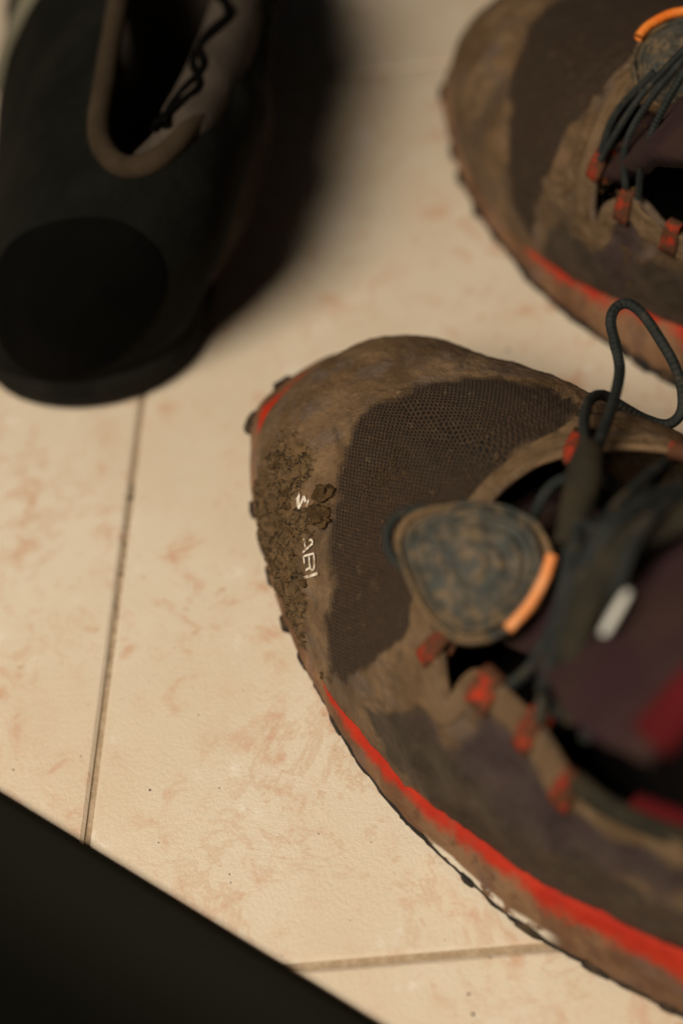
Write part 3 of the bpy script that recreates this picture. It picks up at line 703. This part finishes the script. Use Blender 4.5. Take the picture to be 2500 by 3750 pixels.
# ------------------------------------------------------------------ black shoe seen from its heel
lastK = Last(292., [0, 2, 6, 15, 30, 60, 100, 150, 200, 235, 258, 274, 284, 290, 292], [0, -14, -22, -31, -38, -47, -50, -46, -40, -38, -37, -33, -25, -13, 0],
             [0, 14, 22, 31, 38, 45, 48, 46, 42, 39, 37, 33, 25, 13, 0], [0, 4, 12, 40, 90, 140, 180, 230, 270, 286, 292], [30, 36, 42, 52, 66, 78, 80, 77, 74, 56, 36],
             [0, 40, 150, 292], [12, 12, 14, 16], [0, 292], [.5, .5], 8, 33, (.62, .8), 40, 60.)
rootK = empty('black_shoe', (-.0304, .384, 0), radians(-98))
tag(rootK, 'plain black shoe with brown padded collar, its rounded heel turned toward the running shoes', 'shoe')
def locK(P): return np.asarray(P, float)/1000
def q_of(last, s, w):
    qq = np.linspace(3, 97, 941); p = last.upper(s+0*qq, qq); return float(qq[np.argmin(np.abs(p[:, 1]-w)-.004*p[:, 2])])
holeK = [(a, q_of(lastK, a, b)) for a, b in ((150, 36), (162, 27), (185, 22), (206, 21), (232, 20), (254, 20), (267, 24), (272, 31), (268, 40), (255, 47), (230, 55), (205, 59), (175, 60), (156, 54))]
s = s_rows(292, 2., 2., 150); q = np.linspace(0, 100, 90); S, Q = np.meshgrid(s, q, indexing='ij'); P = lastK.upper(S, Q); fb = fbm(P.reshape(-1, 3), .024, 5, 8.).reshape(S.shape); fb *= 1-sstep(S, 235, 258); P[..., 2] += 3.5*fb*sstep(P[..., 2], 16, 30); P[..., 1] += 5.*fb*sstep(P[..., 2], 16, 30)
keep = sdpoly((S[:-1, :-1]+S[1:, 1:])/2, (Q[:-1, :-1]+Q[1:, 1:])/2, holeK) < 0
o = mesh_obj('upper', locK(P.reshape(-1, 3)), grid_faces(len(s), 90, False, keep), M['b_upper'], rootK)
m = o.modifiers.new('thickness', 'SOLIDIFY'); m.thickness = .002; m.offset = 0
ss = np.concatenate([[.0005, .02, .3, 1, 2, 4], np.arange(6, 284, 3), [286, 288.5, 290, 291, 291.7, 291.95, 291.9995]]); ring = np.concatenate([np.stack([ss, lastK.wl(ss)], -1), np.stack([ss, lastK.wm(ss)], -1)[::-1]])
R = []
for sc, dz in ((.95, 0), (1., 2), (1.015, 8), (1.0, 14), (.96, 17)):
    r = (ring-np.array([146, 0]))*sc+np.array([146, 0]); R.append(np.stack([r[:, 0], r[:, 1], lastK.zb(r[:, 0])+dz], -1))
V = np.concatenate(R); n_ = len(ring); mesh_obj('sole', locK(V), grid_faces(5, n_, True)+[tuple(range(n_))], M['b_sole'], rootK)
# padded collar and lining
B = catmull([np.array(p, float) for p in holeK], 6, True); top = lastK.upper(B[:, 0], B[:, 1]); cen = top.mean(0)
tube('collar', locK(top+np.array([0, 0, .5])), .0034, M['b_collar'], rootK, 10, True, 1, 1., False)
R = []
inw = cen-top; inw[:, 2] = 0; inw /= np.linalg.norm(inw, axis=1, keepdims=True)
for a, dz in ((1, 2.5), (4, .5), (6, -6), (6.5, -16), (4, -34), (2, -52)): r = top+inw*a; r[:, 2] += dz; R.append(r)
lin = mesh_obj('collar_lining', locK(np.concatenate(R)), grid_faces(6, len(B), True), M['b_rim'], rootK)
mesh_obj('footbed', locK(np.array([(x, y, 20) for x in np.linspace(110, 268, 12) for y in np.linspace(-28, 30, 6)])), grid_faces(12, 6), M['inner'], rootK)
# thick padded side of the collar with dark printed loops
pad = [np.array([*c_], float) for c_ in ((270, 36, 72.5), (262, 44, 72), (250, 49, 71.5), (230, 54.5, 71), (205, 59, 70.5), (180, 61, 70), (158, 57, 69))]
pdo = tube('collar_pad', locK(np.array(pad)-np.array([0, 4., .5])), .0085, M['b_rim'], rootK, 14, False, 6, 1.0, rfun=lambda t: .45+.55*min(1, 3*t))
for ph, amp, per in ((0., 4.2, 34.), (2.6, 3.6, 27.)):
    lp = []
    for x in np.arange(262, 165, -2.5):
        w_ = float(np.interp(x, [158, 180, 205, 230, 250, 262], [54, 58, 56, 51.5, 46, 41])); dw = -1.+amp*sin(x/per*2*pi+ph)*(.7+.5*noise.noise(Vector((x*.06, ph, 0))))
        dw = max(-6, min(6, dw)); lp.append(locK(np.array([x, w_-1+dw, 70.3+8.6*math.sqrt(1-(dw/8.8)**2)])))
    tube('print_line', lp, .0013, M['b_heel'], pdo, 6, False, 2, 1.)
# black oval on the heel, its colour standing in for a dark hollow
cs = (S[:-1, :-1]+S[1:, 1:])/2; Pc = (P[:-1, :-1]+P[1:, 1:])/2
s2 = 292-37*(1-np.linspace(0, 1, 150))**2-.0003; q2 = np.linspace(0, 100, 420); S2, Q2 = np.meshgrid(s2, q2, indexing='ij'); P2 = lastK.upper(S2, Q2); c2 = (P2[:-1, :-1]+P2[1:, 1:])/2
el = ((c2[..., 1]-(6+.42*(c2[..., 2]-38)))/25)**2+((c2[..., 2]-41)/25)**2 < 1
dr = P2-np.array([250, 0, 0]); dr[..., 1] -= .38*P2[..., 2]; dr[..., 2] = 0; P2 = P2+dr/np.maximum(np.linalg.norm(dr, axis=-1, keepdims=True), 1e-6)*1.6
o = mesh_obj('heel_dark_patch', locK(P2.reshape(-1, 3)), grid_faces(150, 420, False, el), M['b_heel'], rootK); m = o.modifiers.new('thickness', 'SOLIDIFY'); m.thickness = .0015
# pale side stripe
SK = [(a, q_of(lastK, a, b)) for a, b in ((163, -42), (158, -32), (154, -20), (151, -9))]
pts = [lastK.upper(a, b) for a, b in SK]; nn = [lastK.out_normal(a, b) for a, b in SK]
tube('side_stripe', [locK(p+n__*.6) for p, n__ in zip(pts, nn)], .006, M['b_stripe'], rootK, 10, False, 8, .25)

# ------------------------------------------------------------------ unidentified black object on the tiles, its curl made up for shading
e0 = np.array([-.0955, -.0315]); e1 = np.array([-.0095, -.1055]); ed = (e1-e0)/np.linalg.norm(e1-e0); en = np.array([ed[1], -ed[0]])
if en[0] > 0: en = -en
a0 = e0-ed*.26; a1 = e1+ed*.22; rootP = None
prof = [(0, .0003), (0, .0022), (.0008, .0036), (.0025, .0043)]
for k in range(1, 30):                      # curl added to darken the body away from its edge
    dx = .0025+k*.004; sl = radians(47)*float(sstep(dx, .002, .040)); prof.append((dx, prof[-1][1]+.004*math.tan(sl)*(1-sstep(dx, .07, .11))))
prof += [(.16, prof[-1][1]), (.17, prof[-1][1]-.01), (.17, .0003)]
V = []
for p in (a0, a1):
    for dx, z in prof: V.append((*(p+en*dx), z))
np_ = len(prof)
dark_obj = mesh_obj('black_object', V, [(k, k+1, np_+k+1, np_+k) for k in range(np_-1)]+[tuple(range(np_))[::-1], tuple(range(np_, 2*np_)), (np_-1, 0, np_, 2*np_-1)], M['panel'], None, True)
dark_obj.data.shade_smooth()
tag(dark_obj, 'plain matt black unidentified object with a straight edge, its curl added to shade it darker', 'mat')

# ------------------------------------------------------------------ grit on the floor
rnd = random.Random(11); pts = []; rr = []
for (x, y, r) in FG[:4]: pts.append((x, y, r*.3)); rr.append(r*.7)
for k in range(60):
    x, y = rnd.uniform(-.07, .06), rnd.uniform(-.11, .07); pts.append((x, y, .00005)); rr.append(rnd.uniform(.00008, .00022))
grit('dirt_specks', pts, rr, M['mud'], None, 3)
o = bpy.data.objects['dirt_specks']; tag(o, 'tiny dark dirt specks scattered over the beige tiles', 'dirt')
